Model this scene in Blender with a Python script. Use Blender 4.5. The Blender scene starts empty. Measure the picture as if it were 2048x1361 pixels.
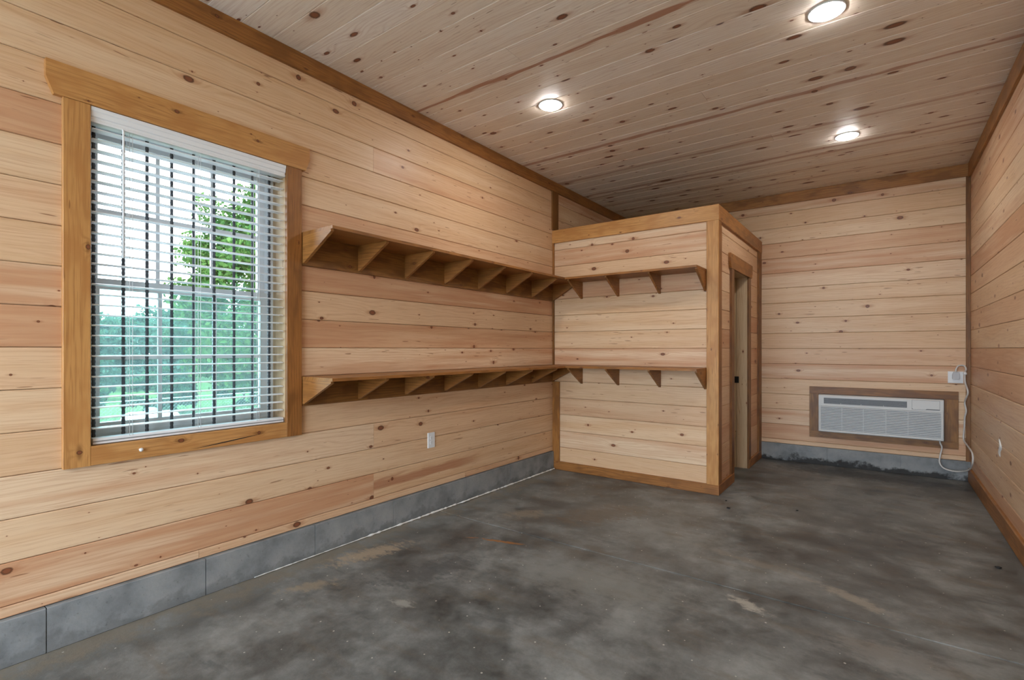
import bpy, math, random
import numpy as np
from mathutils import Matrix, Vector

random.seed(7)
rng = np.random.default_rng(11)
scene = bpy.context.scene
COL = scene.collection

# ------------------------------------------------------------------ camera
cam_d = bpy.data.cameras.new('camera')
cam = bpy.data.objects.new('camera', cam_d)
COL.objects.link(cam)
cam.location = (2.856, 0.0, 1.28)
cam.rotation_euler = (math.radians(90), 0, math.atan2(742, 1010))
cam_d.sensor_width = 36.0
cam_d.lens = 1010 / 2048 * 36.0
cam_d.shift_y = 18.5 / 2048
cam_d.clip_start = 0.02
cam_d.clip_end = 300
scene.camera = cam

# ------------------------------------------------------------------ world, light, exposure
SKY = 5.5
LAMP = 82.0
world = bpy.data.worlds.new('overcast_sky')
scene.world = world
world.use_nodes = True
bg = world.node_tree.nodes['Background']
bg.inputs['Color'].default_value = (0.74, 0.87, 1.0, 1)
bg.inputs['Strength'].default_value = SKY
scene.view_settings.view_transform = 'Standard'
scene.view_settings.look = 'None'
scene.view_settings.exposure = 1.25
scene.view_settings.gamma = 1.0
scene.view_settings.use_curve_mapping = False
scene.cycles.use_denoising = True
scene.cycles.max_bounces = 8
scene.cycles.diffuse_bounces = 4
scene.cycles.glossy_bounces = 2
scene.cycles.adaptive_threshold = 0.06
scene.cycles.adaptive_min_samples = 16
scene.cycles.transparent_max_bounces = 16
scene.cycles.caustics_reflective = False
scene.cycles.caustics_refractive = False


def portal(name, loc, rot, sx, sy):
    l = bpy.data.lights.new(name, 'AREA')
    l.shape = 'RECTANGLE'
    l.size, l.size_y = sx, sy
    l.cycles.is_portal = True
    o = bpy.data.objects.new(name, l)
    o.location, o.rotation_euler = loc, rot
    COL.objects.link(o)


# room dimensions (metres): left wall X=0, camera at Y=0
XR, YB, YF, ZC = 3.538, 6.56, -2.6, 3.077
DOOR_X0, DOOR_X1, DOOR_Z = 0.25, 3.29, 2.85          # open entrance behind the camera
portal('entrance_daylight', ((DOOR_X0 + DOOR_X1) / 2, YF - 0.06, DOOR_Z / 2), (math.radians(90), 0, 0), DOOR_X1 - DOOR_X0, DOOR_Z)
portal('window_daylight', (-0.21, 1.157, 1.606), (0, math.radians(-90), 0), 1.517, 0.915)


# ------------------------------------------------------------------ node helpers
class NT:
    def __init__(self, name):
        self.m = bpy.data.materials.new(name)
        self.m.use_nodes = True
        self.t = self.m.node_tree
        self.t.nodes.clear()
        self.out = self.t.nodes.new('ShaderNodeOutputMaterial')

    def n(self, typ, **kw):
        nd = self.t.nodes.new('ShaderNode' + typ)
        for k, v in kw.items():
            setattr(nd, k, v)
        return nd

    def put(self, sock, v):
        if hasattr(v, 'is_output'):
            self.t.links.new(v, sock)
        elif isinstance(v, (tuple, list)):
            v = tuple(v)
            sock.default_value = v + (1,) if (len(v) == 3 and sock.type == 'RGBA') else v
        else:
            sock.default_value = v

    def ma(self, op, a, b=None, c=None, clamp=False):
        nd = self.n('Math', operation=op, use_clamp=clamp)
        self.put(nd.inputs[0], a)
        if b is not None:
            self.put(nd.inputs[1], b)
        if c is not None:
            self.put(nd.inputs[2], c)
        return nd.outputs[0]

    def sep(self, v):
        nd = self.n('SeparateXYZ')
        self.put(nd.inputs[0], v)
        return nd.outputs

    def xyz(self, x, y, z=0.0):
        nd = self.n('CombineXYZ')
        for i, v in enumerate((x, y, z)):
            self.put(nd.inputs[i], v)
        return nd.outputs[0]

    def noise(self, vec, scale=1.0, detail=2.0, rough=0.5, dim='3D'):
        nd = self.n('TexNoise', noise_dimensions=dim)
        self.put(nd.inputs['Vector'], vec)
        nd.inputs['Scale'].default_value = scale
        nd.inputs['Detail'].default_value = detail
        nd.inputs['Roughness'].default_value = rough
        return nd.outputs['Fac']

    def ss(self, v, lo, hi, a=0.0, b=1.0):           # smooth step from a to b
        nd = self.n('MapRange', interpolation_type='SMOOTHSTEP')
        self.put(nd.inputs['Value'], v)
        self.put(nd.inputs['From Min'], lo)
        self.put(nd.inputs['From Max'], hi)
        self.put(nd.inputs['To Min'], a)
        self.put(nd.inputs['To Max'], b)
        return nd.outputs[0]

    def mix(self, f, a, b, mode='MIX'):
        nd = self.n('MixRGB', blend_type=mode)
        self.put(nd.inputs[0], f)
        self.put(nd.inputs[1], a)
        self.put(nd.inputs[2], b)
        return nd.outputs[0]

    def ramp(self, f, stops, mode='LINEAR'):
        nd = self.n('ValToRGB')
        cr = nd.color_ramp
        cr.interpolation = mode
        while len(cr.elements) < len(stops):
            cr.elements.new(0.5)
        for e, (p, c) in zip(cr.elements, stops):
            e.position = p
            e.color = tuple(c) + (1,)
        self.put(nd.inputs[0], f)
        return nd.outputs[0]

    def surf(self, color, rough=0.5, bump=None, bump_d=0.002, spec=0.4, metal=0.0, emit=None, emit_s=0.0):
        p = self.n('BsdfPrincipled')
        self.put(p.inputs['Base Color'], color)
        self.put(p.inputs['Roughness'], rough)
        self.put(p.inputs['Metallic'], metal)
        self.put(p.inputs['Specular IOR Level'], spec)
        if emit is not None:
            self.put(p.inputs['Emission Color'], emit)
            p.inputs['Emission Strength'].default_value = emit_s
        if bump is not None:
            b = self.n('Bump')
            b.inputs['Strength'].default_value = 1.0
            b.inputs['Distance'].default_value = bump_d
            self.put(b.inputs['Height'], bump)
            self.t.links.new(b.outputs[0], p.inputs['Normal'])
        self.t.links.new(p.outputs[0], self.out.inputs[0])
        return self.m


def wood(name, tones, line, knot_n=0.55, knot_r=(0.004, 0.012), line_amt=0.22, rough=0.42, blotch=None, spike=1.0, halo_c=(0.40, 0.165, 0.075)):
    """knotty wood; grain runs along local X, the face lies in local XY. Object props heart / heart_y give a heartwood band."""
    N = NT(name)
    co = N.sep(N.n('TexCoord').outputs['Object'])
    seed = N.n('ObjectInfo').outputs['Random']
    at = lambda nm: N.n('Attribute', attribute_type='OBJECT', attribute_name=nm).outputs['Fac']
    x, y, z = co
    X = N.ma('ADD', N.ma('MULTIPLY', seed, 61.3), x)
    Y = N.ma('ADD', N.ma('MULTIPLY', seed, 23.7), N.ma('ADD', y, N.ma('MULTIPLY', z, 0.7)))

    fine = N.noise(N.xyz(N.ma('MULTIPLY', X, 5.0), N.ma('MULTIPLY', Y, 190.0)), 1.0, 2.0, 0.6, dim='2D')

    def knots(sx, sy, off, dens, r0, r1, stretch):
        vx = N.ma('MULTIPLY_ADD', X, sx, off)
        vy = N.ma('MULTIPLY', Y, sy)
        v = N.n('TexVoronoi', voronoi_dimensions='2D')
        N.put(v.inputs['Vector'], N.xyz(vx, vy))
        v.inputs['Scale'].default_value = 1.0
        rc = N.n('SeparateColor')
        N.put(rc.inputs[0], v.outputs['Color'])
        ps = N.sep(v.outputs['Position'])
        dx = N.ma('DIVIDE', N.ma('SUBTRACT', vx, ps[0]), sx)
        dy = N.ma('DIVIDE', N.ma('SUBTRACT', vy, ps[1]), sy)
        st = N.ma('MULTIPLY_ADD', rc.outputs[2], stretch, 0.75)
        dxs = N.ma('DIVIDE', dx, st)
        d = N.ma('SQRT', N.ma('ADD', N.ma('MULTIPLY', dxs, dxs), N.ma('MULTIPLY', dy, dy)))
        ex = N.ma('LESS_THAN', rc.outputs[0], dens)
        g2 = N.ma('MULTIPLY', rc.outputs[1], rc.outputs[1])
        r = N.ma('MULTIPLY_ADD', g2, r1 - r0, r0)
        q = N.ma('DIVIDE', d, r)                       # distance in knot radii
        q = N.ma('ADD', q, N.ma('MULTIPLY_ADD', fine, 0.5, -0.25))
        core = N.ma('MULTIPLY', N.ss(q, 0.75, 1.05, 1.0, 0.0), ex)
        rim = N.ma('MULTIPLY', N.ma('MULTIPLY', N.ss(q, 0.55, 0.95), N.ss(q, 0.95, 1.25, 1.0, 0.0)), ex)
        # halo stretched along the grain
        hx = N.ma('DIVIDE', dx, N.ma('MULTIPLY', r, 5.5))
        hy = N.ma('DIVIDE', dy, N.ma('MULTIPLY', r, 1.7))
        hq = N.ma('SQRT', N.ma('ADD', N.ma('MULTIPLY', hx, hx), N.ma('MULTIPLY', hy, hy)))
        halo = N.ma('MULTIPLY', N.ss(hq, 0.2, 1.0, 1.0, 0.0), ex)
        swirl = N.ma('MULTIPLY', N.ma('EXPONENT', N.ma('MULTIPLY', N.ma('MULTIPLY', q, q), -0.12)), ex)
        return core, rim, halo, swirl

    c1, r1, h1, s1 = knots(2.1, 6.5, 0.0, knot_n, knot_r[0], knot_r[1], 0.9 * spike)
    c2, r2, h2, s2 = knots(3.7, 8.3, 31.0, knot_n * 0.55, 0.0016, 0.0045, 0.8)
    warp = N.noise(N.xyz(N.ma('MULTIPLY', X, 1.1), N.ma('MULTIPLY', Y, 7.0)), 1.0, 2.0, dim='2D')
    ph = N.ma('ADD', N.ma('MULTIPLY', Y, 46.0), N.ma('MULTIPLY_ADD', warp, 5.0, N.ma('MULTIPLY', s1, 1.9)))
    tri = N.ma('ABSOLUTE', N.ma('SUBTRACT', N.ma('FRACT', ph), 0.5))
    rings = N.ss(tri, 0.18, 0.5)
    broad = N.noise(N.xyz(N.ma('MULTIPLY', X, 0.8), N.ma('MULTIPLY', Y, 14.0)), 1.0, 2.0, dim='2D')
    base = N.ramp(N.ma('ADD', seed, N.ma('MULTIPLY_ADD', broad, 0.56, -0.28), clamp=True), tones)
    amt = N.ma('MULTIPLY', N.ma('MULTIPLY', rings, N.ss(broad, 0.3, 0.7, 0.25, 1.0)), line_amt)
    col = N.mix(amt, base, line)
    col = N.mix(N.ma('MULTIPLY', N.ss(fine, 0.50, 0.72), line_amt * 1.1), col, line)
    # heartwood band with ragged edges
    hw = N.ma('ABSOLUTE', N.ma('SUBTRACT', N.ma('ADD', y, N.ma('MULTIPLY_ADD', N.noise(N.xyz(N.ma('MULTIPLY', X, 1.0), N.ma('MULTIPLY', Y, 13.0)), 1.0, 3.0, 0.75, dim='2D'), 0.10, -0.05)), at('heart_y')))
    wid = at('heart_w')
    hm = N.ma('MULTIPLY', N.ss(hw, N.ma('MULTIPLY', wid, 0.45), wid, 1.0, 0.0), N.ma('MULTIPLY', at('heart'), N.ss(x, N.ma('SUBTRACT', at('heart_end'), 0.5), at('heart_end'), 1.0, 0.0)))
    col = N.mix(N.ma('MULTIPLY', hm, 0.85), col, (0.36, 0.135, 0.065))
    # short resin dashes
    da = N.noise(N.xyz(N.ma('MULTIPLY', X, 7.0), N.ma('MULTIPLY', Y, 75.0)), 1.0, 1.0, dim='2D')
    db = N.noise(N.xyz(N.ma('MULTIPLY', X, 1.2), N.ma('MULTIPLY', Y, 6.0)), 1.0, 1.0, dim='2D')
    dash = N.ma('MULTIPLY', N.ss(da, 0.735, 0.79), N.ss(db, 0.54, 0.66))
    col = N.mix(N.ma('MULTIPLY', dash, 0.75), col, (0.20, 0.075, 0.028))
    if blotch:
        bl = N.noise(N.xyz(N.ma('MULTIPLY', X, 4.0), N.ma('MULTIPLY', Y, 11.0)), 1.0, 2.0, 0.6, dim='2D')
        col = N.mix(N.ss(bl, 0.42, 0.68, 0.0, 0.75), col, blotch)
    for c, r, h, kf in ((c1, r1, h1, 0.62), (c2, r2, h2, 0.4)):
        col = N.mix(N.ma('MULTIPLY', h, kf), col, halo_c)
        col = N.mix(N.ma('MULTIPLY', c, 0.9), col, (0.20, 0.060, 0.024))
        col = N.mix(N.ma('MULTIPLY', r, 0.75), col, (0.045, 0.016, 0.008))
    return N.surf(col, rough, None, 0, 0.35)


def plain(name, color, rough=0.5, spec=0.4, metal=0.0, var=0.0, scale=8.0, bump_d=0.0):
    N = NT(name)
    if var:
        f = N.noise(N.n('TexCoord').outputs['Object'], scale, 4.0, 0.6)
        c = N.mix(f, tuple(v * (1 - var) for v in color), tuple(min(1, v * (1 + var)) for v in color))
        return N.surf(c, rough, f if bump_d else None, bump_d, spec, metal)
    return N.surf(color, rough, None, 0, spec, metal)


M = {}
M['pine'] = wood('knotty_pine', [(0.0, (0.72, 0.52, 0.335)), (0.2, (0.655, 0.43, 0.25)), (0.42, (0.715, 0.495, 0.31)), (0.62, (0.645, 0.405, 0.24)), (0.8, (0.55, 0.295, 0.16)), (1.0, (0.735, 0.545, 0.365))],
                 (0.44, 0.205, 0.105), 0.62, (0.0045, 0.016), 0.27)
M['pine_ceiling'] = wood('knotty_pine_ceiling', [(0.0, (0.84, 0.765, 0.66)), (0.4, (0.78, 0.675, 0.55)), (0.7, (0.84, 0.765, 0.67)), (1.0, (0.87, 0.81, 0.73))],
                         (0.40, 0.20, 0.12), 0.95, (0.0045, 0.025), 0.22, spike=1.8)
M['stain'] = wood('stained_pine', [(0.0, (0.37, 0.160, 0.042)), (0.5, (0.31, 0.126, 0.033)), (1.0, (0.42, 0.188, 0.055))],
                  (0.12, 0.043, 0.012), 0.5, (0.004, 0.011), 0.45, 0.4, blotch=(0.20, 0.082, 0.023), halo_c=(0.12, 0.038, 0.010))
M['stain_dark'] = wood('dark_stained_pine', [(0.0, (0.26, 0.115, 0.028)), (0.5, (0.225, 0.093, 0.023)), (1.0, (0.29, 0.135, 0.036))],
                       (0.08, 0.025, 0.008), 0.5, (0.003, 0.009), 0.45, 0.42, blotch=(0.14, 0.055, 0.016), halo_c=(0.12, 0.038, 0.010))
M['casing'] = wood('honey_stained_pine', [(0.0, (0.57, 0.295, 0.098)), (0.5, (0.50, 0.245, 0.078)), (1.0, (0.60, 0.32, 0.118))],
                   (0.22, 0.075, 0.020), 0.55, (0.004, 0.010), 0.35, 0.4, blotch=(0.42, 0.185, 0.055), halo_c=(0.12, 0.038, 0.010))
M['jamb'] = wood('pale_jamb_pine', [(0.0, (0.66, 0.50, 0.31)), (1.0, (0.58, 0.41, 0.25))], (0.40, 0.21, 0.10), 0.3, (0.003, 0.008), 0.3)
M['vinyl'] = plain('white_vinyl', (0.74, 0.76, 0.78), 0.35)
M['blind'] = plain('white_blind', (0.80, 0.82, 0.84), 0.4)
M['plug'] = plain('plug_grey', (0.50, 0.51, 0.53), 0.4)
M['plastic'] = plain('white_plastic', (0.76, 0.77, 0.78), 0.35)
M['cord'] = plain('pale_grey_cord', (0.62, 0.60, 0.57), 0.5)
M['ac_white'] = plain('conditioner_white', (0.66, 0.67, 0.66), 0.45)
M['ac_louver'] = plain('louver_white', (0.62, 0.64, 0.65), 0.45)
M['ac_back'] = plain('grille_shadow_grey', (0.30, 0.32, 0.34), 0.6)
M['ac_dark'] = plain('outlet_grey', (0.10, 0.11, 0.12), 0.5)
M['ac_vane'] = plain('vane_grey', (0.30, 0.32, 0.34), 0.5)
M['black'] = plain('black_metal', (0.008, 0.008, 0.008), 0.4)
M['slot'] = plain('slot_grey', (0.25, 0.26, 0.27), 0.6)
M['rebar'] = plain('rusty_rebar', (0.075, 0.078, 0.088), 0.6, 0.4, 0.2, 0.5, 9.0)
M['foam'] = plain('white_filler', (0.75, 0.74, 0.71), 0.9, 0.2, 0, 0.12, 60.0)
M['bug'] = plain('dark_debris', (0.012, 0.011, 0.01), 0.7)
M['bark'] = plain('bark', (0.10, 0.075, 0.055), 0.9, 0.2, 0, 0.4, 6.0)
M['tank'] = plain('white_tank_paint', (0.80, 0.82, 0.84), 0.35)
M['lid'] = plain('grey_blue_lid', (0.30, 0.40, 0.52), 0.4)
M['fence'] = plain('galvanised_wire', (0.35, 0.37, 0.38), 0.5, 0.5, 0.4)
M['sheath'] = plain('wall_sheathing', (0.30, 0.22, 0.14), 0.8, 0.2)
M['siding'] = plain('front_wall_pine', (0.62, 0.41, 0.25), 0.5)


def leaf_mat(name, c0, c1):
    N = NT(name)
    g = N.n('NewGeometry')
    c = N.mix(g.outputs['Random Per Island'], c0, c1)
    d = N.n('BsdfDiffuse'); N.put(d.inputs[0], c)
    t = N.n('BsdfTranslucent'); N.put(t.inputs[0], N.mix(0.5, c, (0.09, 0.16, 0.05)))
    mx = N.n('MixShader'); mx.inputs[0].default_value = 0.35
    N.t.links.new(d.outputs[0], mx.inputs[1]); N.t.links.new(t.outputs[0], mx.inputs[2])
    N.t.links.new(mx.outputs[0], N.out.inputs[0])
    return N.m


M['leaf_bright'] = leaf_mat('bright_leaves', (0.026, 0.075, 0.020), (0.10, 0.17, 0.045))
M['leaf_mid'] = leaf_mat('mid_leaves', (0.018, 0.060, 0.032), (0.06, 0.125, 0.060))
M['leaf_far_hazed'] = leaf_mat('hazed_far_leaves', (0.040, 0.088, 0.068), (0.085, 0.145, 0.105))  # air haze of the distance is mixed into these leaf colours


def glass(name, tint, veil=0.0):
    N = NT(name)
    t = N.n('BsdfTransparent'); N.put(t.inputs[0], tint)
    g = N.n('BsdfGlossy'); g.inputs['Roughness'].default_value = 0.02
    f = N.n('Fresnel'); f.inputs[0].default_value = 1.45
    mx = N.n('MixShader')
    N.t.links.new(f.outputs[0], mx.inputs[0])
    N.t.links.new(t.outputs[0], mx.inputs[1]); N.t.links.new(g.outputs[0], mx.inputs[2])
    last = mx
    if veil:                                           # insect screen mesh behind the pane scatters some daylight
        tr = N.n('BsdfTranslucent'); N.put(tr.inputs[0], (0.62, 0.80, 0.80))
        last = N.n('MixShader'); last.inputs[0].default_value = veil
        N.t.links.new(mx.outputs[0], last.inputs[1]); N.t.links.new(tr.outputs[0], last.inputs[2])
    N.t.links.new(last.outputs[0], N.out.inputs[0])
    return N.m


M['glass'] = glass('clear_pane', (0.94, 0.97, 0.97))
M['glass_low'] = glass('screened_pane', (0.72, 0.90, 0.89), 0.04)


def lens_mat():
    N = NT('lit_lens')
    e = N.n('Emission')
    e.inputs[0].default_value = (1.0, 0.975, 0.94, 1)
    e.inputs[1].default_value = LAMP
    N.t.links.new(e.outputs[0], N.out.inputs[0])
    return N.m


M['lens'] = lens_mat()


def concrete_floor():
    N = NT('stained_concrete')
    pos = N.n('NewGeometry').outputs['Position']
    px, py, pz = N.sep(pos)
    big = N.noise(pos, 0.9, 5.0, 0.6)
    mid = N.noise(pos, 3.0, 6.0, 0.72)
    fin = N.noise(pos, 38.0, 4.0, 0.7)
    trowel = N.noise(N.xyz(N.ma('MULTIPLY', px, 2.0), N.ma('MULTIPLY', py, 7.0)), 1.0, 5.0, 0.65)
    col = N.ramp(N.ma('MULTIPLY_ADD', mid, 0.8, N.ma('MULTIPLY_ADD', big, 0.5, -0.13)), [(0.36, (0.050, 0.053, 0.052)), (0.48, (0.120, 0.126, 0.121)), (0.58, (0.200, 0.208, 0.200)), (0.72, (0.300, 0.306, 0.294))])
    col = N.mix(N.ss(trowel, 0.52, 0.70, 0.0, 0.5), col, (0.135, 0.106, 0.072))
    col = N.mix(N.ss(trowel, 0.30, 0.42, 0.45, 0.0), col, (0.050, 0.053, 0.055))
    col = N.mix(N.ma('MULTIPLY', fin, 0.5), col, N.mix(0.5, col, (0.04, 0.038, 0.034)))
    rag = N.noise(N.xyz(N.ma('MULTIPLY', px, 13.0), N.ma('MULTIPLY', py, 24.0)), 1.0, 6.0, 0.75)
    # stains, rust and scrapes with their own outlines: x, y, half length, half width, angle, colour, amount
    for sx, sy, a, b, ang, c, k in ((0.26, 2.02, 0.30, 0.10, 74, (0.34, 0.27, 0.19), 0.85), (0.36, 1.55, 0.16, 0.06, 60, (0.32, 0.26, 0.18), 0.6),
                                    (0.82, 2.67, 0.17, 0.020, 16, (0.30, 0.125, 0.035), 0.9), (0.60, 2.60, 0.06, 0.015, 30, (0.24, 0.10, 0.035), 0.7),
                                    (2.30, 2.74, 0.11, 0.05, -25, (0.40, 0.38, 0.33), 0.8), (2.74, 3.12, 0.20, 0.05, -30, (0.36, 0.31, 0.24), 0.5),
                                    (2.25, 3.30, 0.40, 0.05, -12, (0.26, 0.22, 0.165), 0.3), (0.90, 1.72, 0.07, 0.045, 20, (0.30, 0.30, 0.27), 0.8),
                                    (1.60, 2.50, 0.55, 0.22, 10, (0.20, 0.205, 0.19), 0.55), (0.62, 3.22, 0.20, 0.10, 40, (0.26, 0.21, 0.15), 0.55),
                                    (1.10, 3.55, 0.45, 0.20, 60, (0.13, 0.098, 0.066), 0.6), (2.9, 2.62, 0.30, 0.14, 5, (0.22, 0.215, 0.20), 0.5),
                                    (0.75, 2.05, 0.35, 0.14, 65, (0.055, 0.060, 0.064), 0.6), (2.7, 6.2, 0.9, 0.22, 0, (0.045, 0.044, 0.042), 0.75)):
        ca, sa = math.cos(math.radians(ang)), math.sin(math.radians(ang))
        dx = N.ma('SUBTRACT', px, sx); dy = N.ma('SUBTRACT', py, sy)
        u = N.ma('DIVIDE', N.ma('ADD', N.ma('MULTIPLY', dx, ca), N.ma('MULTIPLY', dy, sa)), a)
        v = N.ma('DIVIDE', N.ma('SUBTRACT', N.ma('MULTIPLY', dy, ca), N.ma('MULTIPLY', dx, sa)), b)
        q = N.ma('ADD', N.ma('SQRT', N.ma('ADD', N.ma('MULTIPLY', u, u), N.ma('MULTIPLY', v, v))), N.ma('MULTIPLY_ADD', rag, 3.6, -1.8))
        col = N.mix(N.ss(q, 0.35, 1.1, k, 0.0), col, c)
    # pale dust band beside the left footing
    e = N.ma('ADD', px, N.ma('MULTIPLY_ADD', mid, 0.9, -0.45))
    col = N.mix(N.ss(e, 0.05, 0.22, 0.7, 0.0), col, (0.22, 0.185, 0.135))
    # white paint specks
    v = N.n('TexVoronoi', voronoi_dimensions='2D'); N.put(v.inputs['Vector'], pos); v.inputs['Scale'].default_value = 6.5
    rc = N.n('SeparateColor'); N.put(rc.inputs[0], v.outputs['Color'])
    sp = N.ma('MULTIPLY', N.ma('LESS_THAN', v.outputs['Distance'], N.ma('MULTIPLY_ADD', rc.outputs[1], 0.022, 0.008)), N.ma('LESS_THAN', rc.outputs[0], 0.75))
    col = N.mix(N.ma('MULTIPLY', sp, 0.8), col, (0.52, 0.50, 0.44))
    ro = N.ss(mid, 0.35, 0.65, 0.38, 0.60)
    return N.surf(col, ro, N.ma('ADD', N.ma('MULTIPLY', mid, 0.6), N.ma('MULTIPLY', fin, 0.25)), 0.004, 0.45)


def concrete_curb(name, dark):
    N = NT(name)
    co = N.n('TexCoord').outputs['Object']
    pos = N.n('NewGeometry').outputs['Position']
    a = N.noise(pos, 5.0, 5.0, 0.6); b = N.noise(pos, 60.0, 3.0, 0.6)
    col = N.ramp(a, [(0.3, (0.150, 0.160, 0.165)), (0.5, (0.235, 0.248, 0.252)), (0.7, (0.300, 0.308, 0.305))])
    col = N.mix(N.ss(b, 0.62, 0.75, 0.0, 0.5), col, (0.10, 0.10, 0.10))
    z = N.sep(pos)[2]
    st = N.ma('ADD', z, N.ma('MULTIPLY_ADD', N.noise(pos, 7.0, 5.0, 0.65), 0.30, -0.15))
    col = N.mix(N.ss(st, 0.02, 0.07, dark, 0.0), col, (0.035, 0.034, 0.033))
    return N.surf(col, 0.8, N.ma('ADD', a, N.ma('MULTIPLY', b, 0.3)), 0.003, 0.25)


M['gravel'] = plain('pale_bounce_gravel', (0.54, 0.55, 0.56), 0.9, 0.2, 0, 0.25, 40.0)  # pale tone for the two added bounce surfaces outdoors
M['floor'] = concrete_floor()
M['curb'] = concrete_curb('footing_concrete', 0.35)
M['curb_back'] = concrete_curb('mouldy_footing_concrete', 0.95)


def grass_mat():
    N = NT('lawn_grass')
    p = N.n('NewGeometry').outputs['Position']
    f = N.noise(p, 1.2, 6.0, 0.7)
    return N.surf(N.mix(f, (0.04, 0.085, 0.022), (0.10, 0.16, 0.05)), 0.9, None, 0, 0.1)


M['grass'] = grass_mat()


# ------------------------------------------------------------------ geometry helpers
def link(name, me, parent=None, loc=None, mw=None, mat=None):
    o = bpy.data.objects.new(name, me)
    COL.objects.link(o)
    if me is not None and mat is not None and not me.materials:
        me.materials.append(mat)
    w = mw if mw is not None else Matrix.Translation(loc or (0, 0, 0))
    if parent is not None:
        o.parent = parent
        w = ORIGIN[parent.name].inverted() @ w
    o.matrix_basis = w
    ORIGIN[o.name] = (ORIGIN[parent.name] @ w) if parent is not None else w
    return o


ORIGIN = {}
CACHE = {}


def mesh(name, verts, faces, smooth=False):
    me = bpy.data.meshes.new(name)
    me.from_pydata([tuple(v) for v in verts], [], faces)
    if smooth:
        me.shade_smooth()
    me.update()
    return me


def boxes_mesh(name, bl):
    V, Fc = [], []
    for x0, x1, y0, y1, z0, z1 in bl:
        b = len(V)
        V += [(x0, y0, z0), (x1, y0, z0), (x1, y1, z0), (x0, y1, z0), (x0, y0, z1), (x1, y0, z1), (x1, y1, z1), (x0, y1, z1)]
        Fc += [[b + i for i in f] for f in ((0, 3, 2, 1), (4, 5, 6, 7), (0, 1, 5, 4), (1, 2, 6, 5), (2, 3, 7, 6), (3, 0, 4, 7))]
    return mesh(name, V, Fc)


def prism_mesh(name, pts, t, c=0.0):
    """polygon in local XY, thickness t centred on z"""
    n = len(pts)
    V = [(x, y, -t / 2) for x, y in pts] + [(x, y, t / 2) for x, y in pts]
    Fc = [list(range(n))[::-1], list(range(n, 2 * n))] + [[i, (i + 1) % n, n + (i + 1) % n, n + i] for i in range(n)]
    return mesh(name, V, Fc)


def plank_mesh(L, W, T, c):
    k = ('p', round(L, 4), round(W, 4), round(T, 4), c)
    w, t = W / 2, T / 2
    sec = [(-w, -t), (w, -t), (w, t - c), (w - c, t), (-w + c, t), (-w, t - c)]
    V = [(-L / 2, y, z) for y, z in sec] + [(L / 2, y, z) for y, z in sec]
    Fc = [list(range(6))[::-1], list(range(6, 12))] + [[i, (i + 1) % 6, 6 + (i + 1) % 6, 6 + i] for i in range(6)]
    return k, V, Fc


AX = {'left': ((0, 1, 0), (0, 0, 1), (1, 0, 0)), 'right': ((0, -1, 0), (0, 0, 1), (-1, 0, 0)), 'back': ((1, 0, 0), (0, 0, 1), (0, -1, 0)),
      'ceil': ((1, 0, 0), (0, -1, 0), (0, 0, -1)), 'up': ((0, 1, 0), (-1, 0, 0), (0, 0, 1)), 'upx': ((1, 0, 0), (0, 1, 0), (0, 0, 1)),
      'left_v': ((0, 0, 1), (0, -1, 0), (1, 0, 0)), 'back_v': ((0, 0, 1), (-1, 0, 0), (0, -1, 0)), 'right_v': ((0, 0, 1), (0, 1, 0), (-1, 0, 0)),
      'jambr_v': ((0, 0, 1), (-1, 0, 0), (0, -1, 0)), 'jambl_v': ((0, 0, 1), (1, 0, 0), (0, 1, 0)), 'down_y': ((0, 1, 0), (1, 0, 0), (0, 0, -1))}


def frame(axes, centre):
    a, b, n = AX[axes]
    m = Matrix(((a[0], b[0], n[0], centre[0]), (a[1], b[1], n[1], centre[1]), (a[2], b[2], n[2], centre[2]), (0, 0, 0, 1)))
    return m


def plank(name, axes, lo, hi, mat, parent=None, c=0.0015):
    """a board filling the box lo..hi; axes says which way its grain, width and face run"""
    a, b, n = (Vector(v) for v in AX[axes])
    s = Vector(hi) - Vector(lo)
    L, W, T = (abs(s.dot(v)) for v in (a, b, n))
    k, V, Fc = plank_mesh(L, W, T, min(c, W * 0.3, T * 0.5))
    k = k + (mat.name,)
    if k not in CACHE:
        CACHE[k] = mesh(name, V, Fc)
        CACHE[k].materials.append(mat)
    return link(name, CACHE[k], parent, mw=frame(axes, (Vector(lo) + Vector(hi)) / 2))


def box(name, lo, hi, mat, parent=None):
    c = (Vector(lo) + Vector(hi)) / 2
    h = (Vector(hi) - Vector(lo)) / 2
    k = ('b', round(h.x, 4), round(h.y, 4), round(h.z, 4), mat.name)
    if k not in CACHE:
        CACHE[k] = boxes_mesh(name, [(-h.x, h.x, -h.y, h.y, -h.z, h.z)])
        CACHE[k].materials.append(mat)
    return link(name, CACHE[k], parent, loc=c)


def tube_mesh(name, pts, r, n=8, closed_ends=True):
    pts = [Vector(p) for p in pts]
    V, Fc = [], []
    rr = r if isinstance(r, (list, tuple)) else [r] * len(pts)
    prev = None
    for i, p in enumerate(pts):
        d = (pts[min(i + 1, len(pts) - 1)] - pts[max(i - 1, 0)]).normalized()
        if prev is None:
            up = Vector((0, 0, 1)) if abs(d.z) < 0.9 else Vector((1, 0, 0))
            s = d.cross(up).normalized()
        else:
            s = (prev - d * prev.dot(d)).normalized()
        prev = s
        t = d.cross(s)
        for j in range(n):
            a = 2 * math.pi * j / n
            V.append(p + (s * math.cos(a) + t * math.sin(a)) * rr[i])
    for i in range(len(pts) - 1):
        for j in range(n):
            Fc.append([i * n + j, i * n + (j + 1) % n, (i + 1) * n + (j + 1) % n, (i + 1) * n + j])
    Fc += [list(range(n))[::-1], list(range(len(V) - n, len(V)))]
    return mesh(name, V, Fc, True)


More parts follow.
